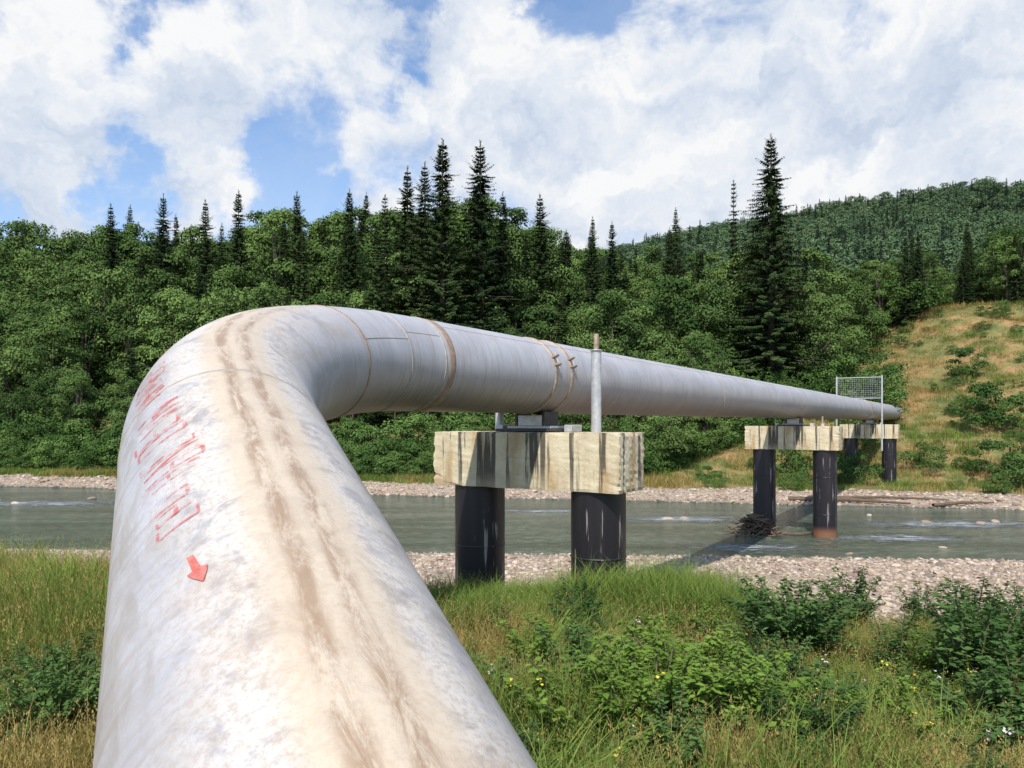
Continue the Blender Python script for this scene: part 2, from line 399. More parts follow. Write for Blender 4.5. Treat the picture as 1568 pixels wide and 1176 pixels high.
def text(st,s0,a0,a1,adv,w,gap=.4):
    s=s0
    for ch in st:
        j=random.uniform(-2,2); sl=adv*.35
        for (x0,y0,x1,y1) in glyphs[ch]:
            stroke(5+s+x0*adv+y0*sl,rad(a0+j+(a1-a0)*y0),5+s+x1*adv+y1*sl+random.uniform(-.01,.01),rad(a0+j+(a1-a0)*y1),w*random.uniform(.7,1.2))
        s+=adv*(1+gap)
text('IHIE',6.3,-56,-42,.14,.034)
text('IHMEH',5.05,-58,-38,.11,.026)
text('OEAM',4.20,-55,-30,.11,.027)
text('HPIE',3.62,-52,-25,.085,.019)
text('CbO',3.10,-46,-30,.09,.019)
ob('painted_marks',mk('painted_marks',RV,RF,[M_red]),pipeline)
AV=[];AF=[]; prof=[(2.80,.014),(2.74,.015),(2.68,.018),(2.672,.042),(2.63,.028),(2.575,.003)]
for s_,hw in prof:
    for q in (-1,0,1): AV.append(surf(5+s_,rad(-33+ (2.8-s_)*14)+q*hw/R,R+.005))
for i in range(5):
    for q in range(2): a_=i*3+q; AF.append([a_,a_+1,a_+4,a_+3])
ob('painted_arrow',mk('painted_arrow',AV,AF,[M_redarrow]),pipeline)

# ------------------------------------------------------------------ piers
yaw=math.atan2(right2[1],right2[0])
def pier(t,zb,name='bridge_pier'):
    c=PC+d2*t; e=empty(name,(c[0],c[1],0)); e.rotation_euler[2]=yaw
    zt=-.19
    box('concrete_cap',(4.05,1.12,1.06),(-.05,0,zt-.53),M_conc,e,rough=.022,cuts=16)
    for k,x in enumerate((-1.32,1.30)):
        P=[(x,0,z) for z in np.linspace(zt-1.02,zb-1.5,14)]
        Vv,Ff=tube(P,[.5]*14,40); ob('column_%d'%(k+1),mk('column',Vv,Ff,[M_tar],smooth=True),e)
        for z in (zt-2.25,zt-3.9):
            if z>zb-.5:
                Vv,Ff=tube([(x,0,z-.02),(x,0,z-.012),(x,0,z+.012),(x,0,z+.02)],[.495,.512,.512,.495],40); ob('column_weld',mk('column_weld',Vv,Ff,[M_tar],smooth=True),e)
    box('base_plate',(1.35,.85,.05),(0,0,zt+.035),M_darksteel,e,.008)
    box('slide_plate',(.95,.62,.05),(0,0,zt+.088),M_galv,e,.008)
    for x in (-.3,.3): box('saddle_web',(.05,.55,.30),(x,0,zt+.235),M_darksteel,e,.006)
    for y in (-.25,.25): box('saddle_rib',(.52,.04,.20),(0,y,zt+.215),M_galv,e,.006)
    for x in (-.72,.78):
        box('guide_block',(.16,.42,.13),(x,0,zt+.07),M_galv,e,.01)
    return e
p1=pier(0,-3.6); p2=pier(23.2,-5.4); p3=pier(50.2,-4.6)
def post(e,x,y,z0,z1,r,nm='post'):
    Vv,Ff=tube([(x,y,z0),(x,y,z1-.16)],[r,r],14); ob(nm,mk(nm,Vv,Ff,[M_galv],smooth=True),e)
    Vv,Ff=tube([(x,y,z1-.16),(x,y,z1+.12),(x,y,z1+.14),(x,y,z1+.14)],[r*.5,r*.5,r*.45,.001],12); ob(nm+'_tip',mk(nm,Vv,Ff,[M_ruststeel],smooth=True),e)
    Vv,Ff=tube([(x,y,z1-.175),(x,y,z1-.17),(x,y,z1-.15),(x,y,z1-.15)],[r*.9,r*1.25,r*1.25,.001],14); ob(nm+'_collar',mk(nm,Vv,Ff,[M_galv],smooth=True),e)
post(p1,1.28,-.05,-.19,1.46,.095); post(p1,-.93,.12,-.19,.5,.085)
post(p2,1.2,0,-.19,.1,.085)

guard=empty('wire_mesh_guard',(0,0,0))
gc=PC+d2*46.2
GA=gc-right2*1.55-d2*1.2; GB=gc+right2*1.35-d2*1.2
g_=G()
for p in (GA,GB):
    Vv,Ff=tube([(p[0],p[1],-2.0),(p[0],p[1],3.2)],[.06,.06],8); g_.add(Vv,Ff)
for z in (1.65,3.1):
    Vv,Ff=tube([(GA[0],GA[1],z),(GB[0],GB[1],z)],[.03,.03],6); g_.add(Vv,Ff)
for k in range(1,20):
    p=GA+(GB-GA)*k/20; Vv,Ff=tube([(p[0],p[1],1.65),(p[0],p[1],3.1)],[.005,.005],4); g_.add(Vv,Ff)
for k in range(1,11):
    z=1.65+1.45*k/11; Vv,Ff=tube([(GA[0],GA[1],z),(GB[0],GB[1],z)],[.005,.005],4); g_.add(Vv,Ff)
ob('guard_frame',g_.mesh('guard_frame',[M_galv]),guard)

# driftwood around the second pier
dw=G()
base=PC+d2*23.2-right2*1.32
for i in range(190):
    an=random.uniform(0,6.28); r=abs(random.gauss(0,.6)); c=np.array([base[0]-.6+r*math.cos(an),base[1]-.5+r*.7*math.sin(an),-5.1+random.uniform(0,.85)*max(0,1-r*.45)])
    a=random.uniform(0,6.28); L=random.uniform(.3,1.1); dz=random.uniform(-.4,.45)
    d=np.array([math.cos(a),math.sin(a),dz])*L*.5
    Vv,Ff=tube([c-d,c+np.array([random.gauss(0,.06) for _ in range(3)]),c+d],[.035,.03,.01],5); dw.add(Vv,Ff)
Vv,Ff=tube([base+np.array([0,-.7,-5.9]),base+np.array([1.2,-1.2,-5.88]),base+np.array([3.0,-.5,-5.72])],[.07,.05,.03],6); dw.add(Vv,Ff)
ob('driftwood_pile',dw.mesh('driftwood_pile',[M_drift]))
lg=G()
for (x0,y0,x1,y1,r) in ((17.5,47.6,24,45.2,.16),(20,47.9,27,46.4,.10),(25,44.6,29,45.2,.12)):
    z0=max(T(x0,y0),-5.05)+r*.8; z1=max(T(x1,y1),-5.05)+r*.9
    Vv,Ff=tube([(x0,y0,z0),((x0+x1)/2,(y0+y1)/2+.1,(z0+z1)/2+.08),(x1,y1,z1)],[r,r*.8,r*.35],8); lg.add(Vv,Ff)
ob('fallen_log',lg.mesh('fallen_log',[M_drift]))

# ------------------------------------------------------------------ vegetation prototypes
def spruce(name,seed,H,Rr,mats,dens=1.0,thin=False):
    r_=random.Random(seed); g=G()
    Vv,Ff=tube([(0,0,-.5),(0.03,0,H*.3),(0,.05,H*.7),(0,0,H)],[H*.013,H*.01,H*.005,.015],8); g.add(Vv,Ff,1)
    C=[];D=[];Nn=[];L=[];W=[];TT=[]
    z=H*.04
    side=[r_.uniform(.78,1.18) for _ in range(8)]
    while z<H*.985:
        f=z/H; rr=Rr*((1-f)**.80)*(.86+.16*math.sin(z*1.9+seed)+r_.uniform(-.10,.10))*(1-.35*max(0,.2-f)/.2)+.10
        nb=max(5,int((11 if not thin else 6)*(1-.45*f)*dens))
        a0=r_.uniform(0,6.28)
        for b_ in range(nb):
            a=a0+6.283*b_/nb+r_.gauss(0,.22); br=rr*r_.uniform(.58,1.15)*side[int(a/6.283*8)%8]
            up=.45 if f>.88 else (-.10-.30*(1-f))
            tn=r_.random(); ca,sa=math.cos(a),math.sin(a)
            n=int(br/.24)+2
            if r_.random()<.35 and br>1:
                pt=[(ca*br*q,sa*br*q,z+up*br*q+.16*br*q*q) for q in (0,.5,.95)]
                Vv,Ff=tube(pt,[.035,.02,.008],3); g.add(Vv,Ff,1)
            for k in range(n):
                q=(k+.7)/n
                if q<.25 and br>2: continue
                px,py,pz=ca*br*q,sa*br*q,z+up*br*q+.16*br*q*q
                sw=(.42*(1-q)+.26)*(.62+.13*br)
                for s in (-1,1):
                    aa=a+s*r_.uniform(.4,1.1)
                    C.append((px,py,pz)); D.append((math.cos(aa),math.sin(aa),r_.uniform(-.6,-.1))); Nn.append((ca*.5+r_.gauss(0,.3),sa*.5+r_.gauss(0,.3),1))
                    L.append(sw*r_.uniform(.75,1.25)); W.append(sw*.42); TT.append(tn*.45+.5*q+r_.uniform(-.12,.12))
                C.append((px,py,pz)); D.append((ca*.4,sa*.4,-1 if f<.8 else -.2)); Nn.append((ca,sa,.3)); L.append(sw*.95);W.append(sw*.42);TT.append(tn*.3+.2*q)
        z+=r_.uniform(.24,.42)*H/25*(1.35 if thin else 1)
    for k in range(16):
        a=r_.uniform(0,6.28);C.append((0,0,H-r_.uniform(0,.8)));D.append((math.cos(a)*.5,math.sin(a)*.5,.6));Nn.append((0,0,1));L.append(.3);W.append(.08);TT.append(.6)
    Vv,Ff=leaves(np.array(C),np.array(D,float),np.array(Nn,float),np.array(L),np.array(W)); g.add(Vv,Ff,0,np.clip(TT,0,1))
    return g.mesh(name,mats)
def broadleaf(name,seed,H,Rr,mats,ncl=46,nl=150,ls=.30,trunk=True,low=.2,cs=(.20,.34)):
    r=np.random.default_rng(seed); g=G()
    cz=H*(low+1)/2; hz=H*(1-low)/2
    cl=[]
    while len(cl)<ncl:
        p=r.normal(size=3); p/=np.linalg.norm(p); rad_=r.uniform(.5,1.0)**.5
        sx=1.0 if p[2]<0 else 1-.35*p[2]
        q=np.array([p[0]*Rr*rad_*sx,p[1]*Rr*rad_*sx,cz+p[2]*hz*rad_]); q[:2]*=r.uniform(.80,1.15); q[2]+=r.normal()*.03*H; cl.append(q)
    if trunk:
        Vv,Ff=tube([(0,0,-.4),(.1,.05,H*.3),(0,.1,H*.6),(0,0,H*.85)],[H*.018,H*.014,H*.009,.02],8); g.add(Vv,Ff,1)
        for k in range(8):
            q=cl[k]; z0=H*r.uniform(.25,.55)
            Vv,Ff=tube([(0,0,z0),(q[0]*.5,q[1]*.5,z0+(q[2]-z0)*.6),tuple(q)],[H*.007,H*.004,.012],5); g.add(Vv,Ff,1)
    for q in cl:
        cr=Rr*r.uniform(*cs); n=int(nl*r.uniform(.6,1.3)*(cr/Rr/.26)**2)
        d=r.normal(size=(n,3)); d/=np.linalg.norm(d,axis=1,keepdims=True)
        d[:,2]=np.where(d[:,2]<-.3,-d[:,2],d[:,2])
        rr=cr*(r.uniform(.45,1.0,(n,1))**.5)*(1+.2*np.sin(d[:,[0]]*7+q[0])); P=q+d*rr*np.array([1.1,1.1,.75])
        nr=d*1.3+r.normal(size=(n,3))*.45+np.array([0,0,.3]); D=np.cross(nr,r.normal(size=(n,3)))+np.array([0,0,-.2])
        s=ls*r.uniform(.6,1.25,n); Vv,Ff=leaves(P,D,nr,s,s*.75)
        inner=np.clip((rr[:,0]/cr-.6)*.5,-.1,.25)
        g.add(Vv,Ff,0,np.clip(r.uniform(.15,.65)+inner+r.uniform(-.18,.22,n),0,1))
    return g.mesh(name,mats)
def herb(name,seed,H,spread,nst,ls,mats,flower=None,lw=.58):
    r=np.random.default_rng(seed); g=G()
    for k in range(nst):
        a=r.uniform(0,6.28); ro=spread*.25*r.uniform(0,1); b0=np.array([math.cos(a)*ro,math.sin(a)*ro,-.05])
        h=H*r.uniform(.45,1.1); a2=a+r.normal()*.5; sp=spread*r.uniform(.3,1.0)
        ts=np.linspace(0,1,7); P=np.array([b0+np.array([math.cos(a2)*sp*t**1.5,math.sin(a2)*sp*t**1.5,h*t-h*.12*t*t]) for t in ts])
        Vv,Ff=tube(P,np.linspace(.006,.002,7)*(1+H),4); g.add(Vv,Ff,1)
        nl=int(h/ (ls*.33))+4; C=[];D=[];Nn=[]
        for j in range(nl):
            for tw in range(3):
                t=.18+.82*r.uniform(); i=min(5,int(t*6)); p=P[i]+(P[i+1]-P[i])*(t*6-i)
                aa=r.uniform(0,6.28); off=r.uniform(0,ls*2.2)*(1.15-t); dd=np.array([math.cos(aa),math.sin(aa),r.uniform(-.35,.6)])
                C.append(p+dd*off); D.append(dd+np.array([0,0,-.2])); Nn.append([r.normal()*.4,r.normal()*.4-.15,1])
        n=len(C); s=ls*r.uniform(.5,1.3,n); Vv,Ff=leaves(np.array(C),np.array(D),np.array(Nn),s,s*lw)
        g.add(Vv,Ff,0,np.clip(r.uniform(.1,.7)+r.uniform(-.2,.35,n),0,1))
        if flower is not None and r.uniform()<.25:
            n=7; Cc=P[-1]+r.normal(size=(n,3))*.015; s=np.full(n,.02)
            Vv,Ff=leaves(Cc,r.normal(size=(n,3)),np.tile([0,0,1.],(n,1)),s,s); g.add(Vv,Ff,2)
    return g.mesh(name,mats)
def tuft(name,seed,n,H,rad_,w,mats,seed_heads=False,lean=.35,hvar=0):
    r=np.random.default_rng(seed); g=G()
    a=r.uniform(0,6.28,n); ro=rad_*np.sqrt(r.uniform(0,1,n)); B=np.stack([np.cos(a)*ro,np.sin(a)*ro,np.full(n,-.04)],1)
    hv=1+hvar*(np.sin(B[:,0]*9+seed)*np.cos(B[:,1]*8+seed*2))
    h=H*r.uniform(.4,1.15,n)*hv; la=r.uniform(0,6.28,n)*.6+hv*3; ll=h*lean*r.uniform(.1,1.4,n)
    Ld=np.stack([np.cos(la),np.sin(la),la*0],1); Sd=np.stack([-np.sin(la),np.cos(la),la*0],1)
    ra=r.uniform(-1,1,n)[:,None]; Sd=Sd+Ld*ra; Sd/=np.linalg.norm(Sd,axis=1,keepdims=True); ww=(w*r.uniform(.6,1.3,n))[:,None]
    up=np.array([0,0,1.])
    pts=[B+Ld*(ll*t*t)[:,None]+up*(h*(t-.12*t*t*lean*2))[:,None] for t in (0,.4,.75,1.0)]
    ws=[1,.85,.55,.08]
    V=np.stack([p+s*Sd*ww*k for p,k in zip(pts,ws) for s in (-1,1)],1).reshape(-1,3)
    base=ar(n)[:,None]*8
    F=np.concatenate([np.stack([base[:,0]+2*i,base[:,0]+2*i+1,base[:,0]+2*i+3,base[:,0]+2*i+2],1) for i in range(3)])
    tn=np.tile(np.clip(r.uniform(0,1,n)*.7+.3*hv-.15,0,1),3); g.add(V,F,0,tn)
    if seed_heads:
        k=ar(0,n,3); C=np.repeat(pts[3][k],4,0)+r.normal(size=(len(k)*4,3))*np.array([.008,.008,.03])
        s=np.full(len(C),.03); Vv,Ff=leaves(C,np.tile([.1,.1,1.],(len(C),1))+r.normal(size=(len(C),3))*.3,r.normal(size=(len(C),3)),s,s*.3); g.add(Vv,Ff,0,.95)
    return g.mesh(name,mats)
def proto(cname,meshes):
    c=bpy.data.collections.new(cname)
    for i,me in enumerate(meshes):
        o=bpy.data.objects.new('%s_%02d'%(cname,i),me); c.objects.link(o)
    return c
def scatter(name,P,rot,sc,idx,coll):
    P=np.asarray(P,np.float32); n=len(P); me=bpy.data.meshes.new(name); me.vertices.add(n); me.vertices.foreach_set('co',P.ravel())
    a=me.attributes.new('rot','FLOAT_VECTOR','POINT'); a.data.foreach_set('vector',np.asarray(rot,np.float32).ravel())
    a=me.attributes.new('sc','FLOAT_VECTOR','POINT'); a.data.foreach_set('vector',np.asarray(sc,np.float32).ravel())
    a=me.attributes.new('pi','INT','POINT'); a.data.foreach_set('value',np.asarray(idx,np.int32))
    o=ob(name,me); ng=bpy.data.node_groups.new(name,'GeometryNodeTree')
    ng.interface.new_socket(name='Geometry',in_out='INPUT',socket_type='NodeSocketGeometry'); ng.interface.new_socket(name='Geometry',in_out='OUTPUT',socket_type='NodeSocketGeometry')
    gi=ng.nodes.new('NodeGroupInput'); go=ng.nodes.new('NodeGroupOutput'); ip=ng.nodes.new('GeometryNodeInstanceOnPoints'); ci=ng.nodes.new('GeometryNodeCollectionInfo')
    ci.inputs['Collection'].default_value=coll; ci.inputs['Separate Children'].default_value=True; ci.inputs['Reset Children'].default_value=True
    def na(nm,dt):
        x=ng.nodes.new('GeometryNodeInputNamedAttribute'); x.data_type=dt; x.inputs['Name'].default_value=nm; return x.outputs['Attribute']
    e=ng.nodes.new('FunctionNodeEulerToRotation'); ng.links.new(na('rot','FLOAT_VECTOR'),e.inputs[0])
    ng.links.new(gi.outputs[0],ip.inputs['Points']); ng.links.new(ci.outputs[0],ip.inputs['Instance']); ip.inputs['Pick Instance'].default_value=True
    ng.links.new(na('pi','INT'),ip.inputs['Instance Index']); ng.links.new(e.outputs[0],ip.inputs['Rotation']); ng.links.new(na('sc','FLOAT_VECTOR'),ip.inputs['Scale'])
    ng.links.new(ip.outputs[0],go.inputs[0]); md=o.modifiers.new('scatter','NODES'); md.node_group=ng
    return o
def rz(n,tilt=0): return np.stack([rng.normal(0,1,n)*tilt,rng.normal(0,1,n)*tilt,rng.uniform(0,6.28,n)],1)

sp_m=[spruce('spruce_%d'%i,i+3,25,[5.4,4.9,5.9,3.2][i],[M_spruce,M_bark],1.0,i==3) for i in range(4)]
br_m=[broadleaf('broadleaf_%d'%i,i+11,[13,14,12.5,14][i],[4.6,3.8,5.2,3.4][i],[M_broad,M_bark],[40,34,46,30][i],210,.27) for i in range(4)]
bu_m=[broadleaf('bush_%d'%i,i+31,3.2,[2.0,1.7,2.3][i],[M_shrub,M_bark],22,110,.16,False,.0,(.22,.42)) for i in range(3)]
C_forest=proto('forest_tree',sp_m+br_m)
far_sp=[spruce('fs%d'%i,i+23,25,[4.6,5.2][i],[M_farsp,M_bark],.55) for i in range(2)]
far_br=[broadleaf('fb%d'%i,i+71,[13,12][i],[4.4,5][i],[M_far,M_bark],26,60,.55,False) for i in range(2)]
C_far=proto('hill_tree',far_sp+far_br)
C_bush=proto('bank_bush',bu_m)

heroes=[(26.9,78,30.0,2,1.05),(-7.2,78,29.3,0,1.12),(-3.4,80,30.0,2,1.0),(-11.4,82,27.8,1,1.05),(-9.4,81,28.0,1,1.0),(-1.0,82,25,0,.9),(3.2,86,26,1,1.1),
(-19.9,92,28.5,0,.9),(-45.5,98,29.8,2,.8),(-39.2,96,28.4,1,.95),(-54.5,102,29.6,1,.9),(-36.4,100,30.8,0,.9),(-15.9,94,28.4,3,1.1),(-27.8,97,29.8,2,.85),
(10.3,96,26.2,1,.9),(12.5,94,25,0,.9),(24.4,112,32,1,.8),(24.2,82,26.4,3,.8),(6.5,90,23.0,0,.9),(-24,86,22,1,.9),(21,100,26,2,.8),(5,74,13,1,1.1),(-14.2,79,21,0,.9),(29.5,84,22,0,.9)]
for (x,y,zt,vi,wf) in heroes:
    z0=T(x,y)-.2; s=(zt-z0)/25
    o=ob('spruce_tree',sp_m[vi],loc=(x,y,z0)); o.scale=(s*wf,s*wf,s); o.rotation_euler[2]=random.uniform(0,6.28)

def treeok(X,Y):
    u=Y-shoreF(X); lim=np.clip(15+(X-15)*1.15,13,52); return u>lim
P=[];I_=[];S=[]
tries=0
cells={}
while len(P)<1150 and tries<60000:
    tries+=1
    y=random.uniform(60,150); x=random.uniform(-.80,.85)*y
    u=y-float(shoreF(x))
    if not treeok(x,y): continue
    if abs(x-26.9)<5 and 64<y<82: continue
    key=(int(x/3.1),int(y/3.1))
    if key in cells: continue
    cells[key]=1
    q=x/y
    con=random.random()<(.13+(.20 if q<.05 else .34)*sm(22,55,u)+.20*float(nz(x,y,.12)))
    edge=float(sm(11,34,u))
    if con: s=random.uniform(.38,.74)*(.55+.45*edge); i=random.choice([0,1,2,0,1])
    else: s=random.uniform(.65,1.25)*(.50+.50*edge); i=4+random.randrange(4)
    if x<8 and u>38: s*=1.0+.22*float(sm(38,55,u))*float(sm(8,-10,x)) 
    if -.19<q<.06 and y<80: s*=.55
    if abs(q-.345)<.06 and y<80: s*=.4
    if .06<q<.6: s*=.85
    if x>36: s*=.72
    P.append((x,y,T(x,y)-.3)); I_.append(i); S.append((s,s,s*random.uniform(.9,1.2)))
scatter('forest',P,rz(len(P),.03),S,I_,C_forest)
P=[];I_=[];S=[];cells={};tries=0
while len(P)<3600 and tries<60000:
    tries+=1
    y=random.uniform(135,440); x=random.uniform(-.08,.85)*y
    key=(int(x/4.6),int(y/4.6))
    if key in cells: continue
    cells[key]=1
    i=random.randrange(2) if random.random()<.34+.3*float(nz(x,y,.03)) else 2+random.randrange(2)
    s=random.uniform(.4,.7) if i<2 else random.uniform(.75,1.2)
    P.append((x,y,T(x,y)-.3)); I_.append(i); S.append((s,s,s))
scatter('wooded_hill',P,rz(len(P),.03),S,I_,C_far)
P=[];I_=[];S=[]
for _ in range(480):
    x=random.uniform(-62,34); u0=float(np.clip(9+(x-8)*1.0,8.5,50)); u=u0+abs(random.gauss(0,3.0)); y=float(shoreF(x))+u
    s=random.uniform(.5,1.35)*(.7+.08*min(8,u-u0)); P.append((x,y,T(x,y)-.15)); I_.append(random.randrange(3)); S.append((s,s,s*random.uniform(.8,1.2)))
for _ in range(190):
    x=random.uniform(14,72); u=random.uniform(5,52); y=float(shoreF(x))+u
    d=(np.array([x,y])-PC[:2])
    if abs(np.dot(d,right2[:2]))<2.5 and np.dot(d,d2[:2])<60: continue
    s=random.uniform(.15,.5); P.append((x,y,T(x,y)-.1)); I_.append(random.randrange(3)); S.append((s,s,s*.9))
for (x,y,s) in ((41,66,1.3),(43,64,1.0),(37.5,75.5,1.2),(35,72,1.3),(33,70,1.4),(30,66,1.2),(38,80,1.4),(31.5,57.5,.75),(24.7,54.2,.75),(33,76,1.6),(46,76,1.0),(28,62,.9),(39,56,1.0),(36.5,52,1.0),(22,58,1.1),(44,90,1.6),(48,92,1.7),(23.6,55.5,.7),(35,50,1.1),(35.5,56,.9)):
    P.append((x,y,T(x,y)-.1)); I_.append(random.randrange(3)); S.append((s,s,s))
scatter('bank_bushes',P,rz(len(P),.05),S,I_,C_bush)

# grasses : patches about a metre across
gm=[tuft('tg%d'%i,50+i,420,.42,.62,.0042,[M_grass],False,.7,.4) for i in range(3)]+[tuft('td%d'%i,60+i,300,.52,.62,.0028,[M_gold],True,.5,.4) for i in range(3)]+\
   [tuft('tl%d'%i,70+i,520,.78,.60,.0062,[M_grass],False,.7,.3) for i in range(2)]+[tuft('tm%d'%i,80+i,300,.30,.62,.0036,[M_gold],False,.9,.3) for i in range(1)]
C_grass=proto('grass_tuft',gm)
n=4300; Y=3.2+17.5*rng.uniform(0,1,n)**.85; X=rng.uniform(-.80,.80,n)*Y
ye=Y-shoreN(X)+29.1; keep=(ye<grasslimit(X,Y)+rng.normal(0,.3,n)-.3) 
ax=np.stack([X,Y],1)-P0[:2]; dd=d1[:2]/np.linalg.norm(d1[:2]); lat=np.abs(ax[:,0]*dd[1]-ax[:,1]*dd[0]); keep&=~((lat<1.1)&(Y<5.5))
keep&=~((np.abs(nz(X,Y,1.1,6))<.13)&(Y<12)&(rng.uniform(0,1,n)<.85))
X=X[keep];Y=Y[keep]; n=len(X)
patch=nz(X,Y,.75,4)+rng.normal(0,.35,n)+.45*sm(-3,-5,X)+.22
lush=(np.abs(X-1.5)<2.5)&(np.abs(Y-12.0)<1.5)
idx=np.where(patch>.1,3+rng.integers(0,3,n),rng.integers(0,3,n)); idx=np.where(rng.uniform(0,1,n)<.16,8,idx)
idx=np.where(lush&(rng.uniform(0,1,n)<.85),6+rng.integers(0,2,n),idx)
idx=np.where((~lush)&(rng.uniform(0,1,n)<.05),6,idx)
hf=np.where(lush,.55+.45*sm(.6,1.6,X),np.where((X<-4)&(Y>8),1.4,np.where(X>2.5,.65,.85)))
s=rng.uniform(.75,1.25,n); sz=rng.uniform(.65,1.25,n)*hf
scatter('meadow_grass',np.stack([X,Y,terrain(X,Y)],1),rz(n,.07),np.stack([s,s,sz],1),idx,C_grass)
fm=[tuft('fg%d'%i,90+i,90,.75,1.2,.022,[M_grass],False,.6,.3) for i in range(2)]+[tuft('fd%d'%i,95+i,90,.8,1.2,.020,[M_gold],False,.5,.3) for i in range(2)]
C_fg=proto('bank_grass_tuft',fm)
n=7000; X=rng.uniform(-60,75,n); u=4.5+rng.uniform(0,1,n)**.8*np.where(X>12,52,9); Y=shoreF(X)+u
keep=(gravel_mask(X,Y)<.6+rng.normal(0,.15,n)); X=X[keep];Y=Y[keep];n=len(X)
pt=nz(X,Y,.22,1)+rng.normal(0,.4,n)+.2*sm(10,35,X)-.2
idx=np.where(pt>0,2+rng.integers(0,2,n),rng.integers(0,2,n)); s=rng.uniform(.35,.9,n)
scatter('bank_grass',np.stack([X,Y,terrain(X,Y)],1),rz(n,.06),np.stack([s,s,s],1),idx,C_fg)

# foreground shrubs
hm=[herb('h0',101,.95,.62,64,.062,[M_plant,M_twig]),herb('h1',102,.8,.50,34,.05,[M_shrub2,M_twig]),herb('h2',103,1.0,.38,22,.055,[M_plant,M_twig]),
    herb('h3',104,.7,.45,26,.045,[M_shrub2,M_twig,M_flower_y],1),herb('h4',105,.6,.42,24,.055,[M_plant,M_twig,M_flower_w],1),herb('h5',106,.95,.3,16,.075,[M_plant,M_twig],None,.3)]
for (x,y,vi,s,w) in ((3.45,9.2,0,1.1,1.15),(5.1,11.2,2,1.1,1.1),(6.3,11.6,2,.8,1),(4.7,7.6,2,1.3,1.2),(5.5,8.6,0,1.05,.95),(5.9,9.6,2,1.2,1.1),(.9,9.6,2,1.0,1.1),(.4,8.2,1,1.1,1.2),(1.3,6.6,1,1.25,1.3),
    (.75,6.1,3,1.3,1.3),(1.9,6.3,1,1.15,1.2),(1.7,7.4,1,1.2,1.2),(2.5,6.9,4,1.2,1.2),(-3.75,6.3,0,.95,.8),(-4.1,7.0,2,.95,1),(3.2,6.4,3,1.0,1.2),(3.9,6.2,4,1.2,1.2),(1.0,11.2,2,.9,1),(.2,6.9,4,1.2,1.2),
    (2.3,5.9,0,.75,.9),(1.2,5.6,2,.8,1.1),(4.4,6.5,2,1.1,1.1),(2.6,8.3,5,.9,1.1),(4.3,8.4,5,1,1.1),(7.0,10.2,2,1,1),(.7,7.3,2,1,1.2),(1.1,8.8,4,1.2,1.2)):
    o=ob('shrub',hm[vi],loc=(x,y,T(x,y))); o.scale=(s*w,s*w,s); o.rotation_euler[2]=random.uniform(0,6.28)
C_herb=proto('undergrowth_plant',hm)
P=[];I_=[];S=[]
for _ in range(330):
    y=random.uniform(5.2,14.5); x=random.uniform(-.75,.8)*y
    if y-float(shoreN(x))+29.1>float(grasslimit(x,y))-.1: continue
    if -3.2<x<.0 and y<8: continue
    s=random.uniform(.3,.8)
    if abs(x)<1.6 and y>10.5: s*=.5
    if x>2.6 and y>9.5: s*=.7
    P.append((x,y,T(x,y))); I_.append(random.choice([1,2,3,4,4,5,5,3,1])); S.append((s*1.15,s*1.15,s*random.uniform(.8,1.2)))
scatter('undergrowth',P,rz(len(P),.1),S,I_,C_herb)

# stones
def stone(name,seed,sub=2):
    bm=bmesh.new(); bmesh.ops.create_icosphere(bm,subdivisions=sub,radius=1); r=random.Random(seed)
    ax=[Vector((r.gauss(0,1),r.gauss(0,1),r.gauss(0,1))).normalized() for _ in range(7)]; of=[r.uniform(.62,.9) for _ in ax]
    for v in bm.verts:
        for a,o_ in zip(ax,of):
            d=v.co.dot(a)
            if d>o_: v.co-=a*(d-o_)*.85
        v.co.z*=.6
    me=bpy.data.meshes.new(name); bm.to_mesh(me); bm.free(); me.materials.append(M_stone); return me
C_st=proto('pebble',[stone('st%d'%i,i) for i in range(5)])
def stones(name,X,Y,s):
    n=len(X); sc=np.stack([s*rng.uniform(.8,1.3,n),s*rng.uniform(.8,1.2,n),s*rng.uniform(.6,1,n)],1)
    scatter(name,np.stack([X,Y,terrain(X,Y)+s*.15],1),rz(n,.25),sc,rng.integers(0,5,n),C_st)
n=46000; Y=rng.uniform(10,29.6,n); X=rng.uniform(-.72,.76,n)*Y; ye=Y-shoreN(X)+29.1
k=(ye<29.3)&(ye>grasslimit(X,Y)-.9); X=X[k];Y=Y[k]; stones('gravel_bank',X,Y,np.clip(rng.lognormal(-3.35,.5,len(X)),.015,.15)*np.clip(.45+Y/30,.6,1.1))
n=16000; X=rng.uniform(-60,50,n); Y=shoreF(X)+rng.uniform(-.4,7,n); k=gravel_mask(X,Y)>.3; X=X[k];Y=Y[k]
stones('gravel_beach',X,Y,np.clip(rng.lognormal(-2.85,.5,len(X)),.04,.25))
X=np.array([8.2,9.1,21,23.5,24.6,13,26.5,17.5,-28,-31,5.5,19.5]);Y=np.array([39.5,39.8,38,37.6,38.2,29,38.5,30.5,50,47,40.2,41]); s=rng.uniform(.12,.28,12)
scatter('river_rock',np.stack([X,Y,X*0-5.12],1),rz(12,.2),np.stack([s*1.4,s,s*.9],1),rng.integers(0,5,12),C_st)

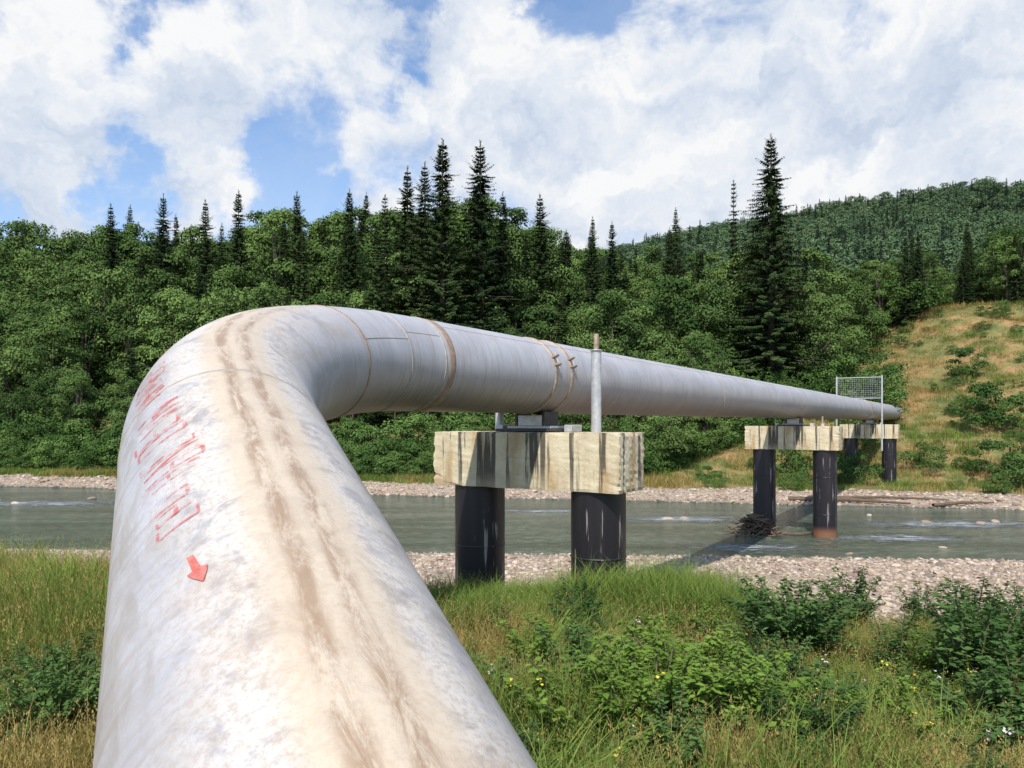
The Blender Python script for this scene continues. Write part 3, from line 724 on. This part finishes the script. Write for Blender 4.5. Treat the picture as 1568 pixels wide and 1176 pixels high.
# ------------------------------------------------------------------ light and sky
S_=Vector((-.155,-.623,.766)).normalized()
sun=bpy.data.lights.new('sun','SUN'); sun.energy=4.9; sun.angle=math.radians(.5); sun.color=(1,.95,.87)
so=bpy.data.objects.new('sun',sun); ROOT.objects.link(so); so.rotation_euler=S_.to_track_quat('Z','Y').to_euler()
w=bpy.data.worlds.new('World'); scene.world=w; w.use_nodes=True; nt=w.node_tree
bg=nt.nodes['Background']; bg.inputs[1].default_value=.15
sky=N(nt,'ShaderNodeTexSky',sky_type='NISHITA'); sky.sun_disc=False; sky.sun_elevation=math.asin(S_.z); sky.sun_rotation=math.atan2(S_.x,S_.y)
sky.altitude=200; sky.ozone_density=1.2; sky.air_density=1.0; sky.dust_density=1.0
tc=N(nt,'ShaderNodeTexCoord').outputs['Generated']
warp=N(nt,'ShaderNodeTexNoise'); warp.inputs['Scale'].default_value=7; warp.inputs['Detail'].default_value=6; warp.inputs['Roughness'].default_value=.62; nt.links.new(tc,warp.inputs['Vector'])
wv=N(nt,'ShaderNodeVectorMath',operation='SUBTRACT'); nt.links.new(warp.outputs['Color'],wv.inputs[0]); wv.inputs[1].default_value=(.5,.5,.5)
ws=N(nt,'ShaderNodeVectorMath',operation='SCALE'); nt.links.new(wv.outputs[0],ws.inputs[0]); ws.inputs['Scale'].default_value=.24
wd=N(nt,'ShaderNodeVectorMath',operation='ADD'); nt.links.new(tc,wd.inputs[0]); nt.links.new(ws.outputs[0],wd.inputs[1])
den=math_(nt,'SUBTRACT',math_(nt,'MULTIPLY',noise(nt,mapping(nt,tc,(1,1,1.8)),5.0,7,.60,.3),1.0),.10)
for (a,b_,r,wt) in ((-.62,.50,.24,.30),(-.64,.40,.14,.22),(-.395,.42,.14,.38),(-.28,.56,.14,.26),(-.04,.50,.12,.36),(.23,.38,.32,.32),(.52,.43,.34,.30),(-.05,.32,.22,.20),(-.42,.27,.08,.30),(-.22,.30,.10,.28),(.55,.3,.3,.2),(-.63,.30,.10,.22),(-.20,.42,.10,.16),
      (-.13,.56,.07,-.2),(-.50,.34,.10,-.24),(.07,.58,.09,-.2),(.36,.58,.12,-.16),(-.30,.34,.06,-.16),(-.50,.57,.05,-.2),(.45,.50,.07,-.12)):
    c=Vector((a,1,b_)).normalized(); ds=N(nt,'ShaderNodeVectorMath',operation='DISTANCE'); nt.links.new(wd.outputs[0],ds.inputs[0]); ds.inputs[1].default_value=c
    den=math_(nt,'ADD',den,mrange(nt,ds.outputs['Value'],0,r,wt,0))
mask=mrange(nt,den,.43,.64)
shade=noise(nt,mapping(nt,wd.outputs[0],(1,1,2)),5.5,5,.55)
cc=ramp(nt,shade,[(.33,(3.7,4.3,5.3)),(.48,(5.1,5.45,6.0)),(.60,(6.3,6.35,6.4))])
skb=mix(nt,1.0,sky.outputs[0],(1.0,1.2,1.38),'MULTIPLY')
s9=N(nt,'ShaderNodeSeparateXYZ'); nt.links.new(tc,s9.inputs[0])
hz=math_(nt,'ADD',mrange(nt,shade,.3,.7,.05,.28),mrange(nt,s9.outputs[2],.15,.42,.22,0))
skb=mix(nt,hz,skb,(4.4,5.0,5.9))     # thin high haze, thicker low down
skc=mix(nt,mask,skb,cc)
nt.links.new(skc,bg.inputs[0])

# ------------------------------------------------------------------ camera
cam=bpy.data.cameras.new('camera'); cam.lens=1150/1568*36; cam.sensor_width=36; cam.shift_y=58/1568; cam.clip_start=.05; cam.clip_end=6000
co=bpy.data.objects.new('camera',cam); ROOT.objects.link(co); co.location=(0,0,0); co.rotation_euler=(math.radians(90),0,0)
scene.camera=co
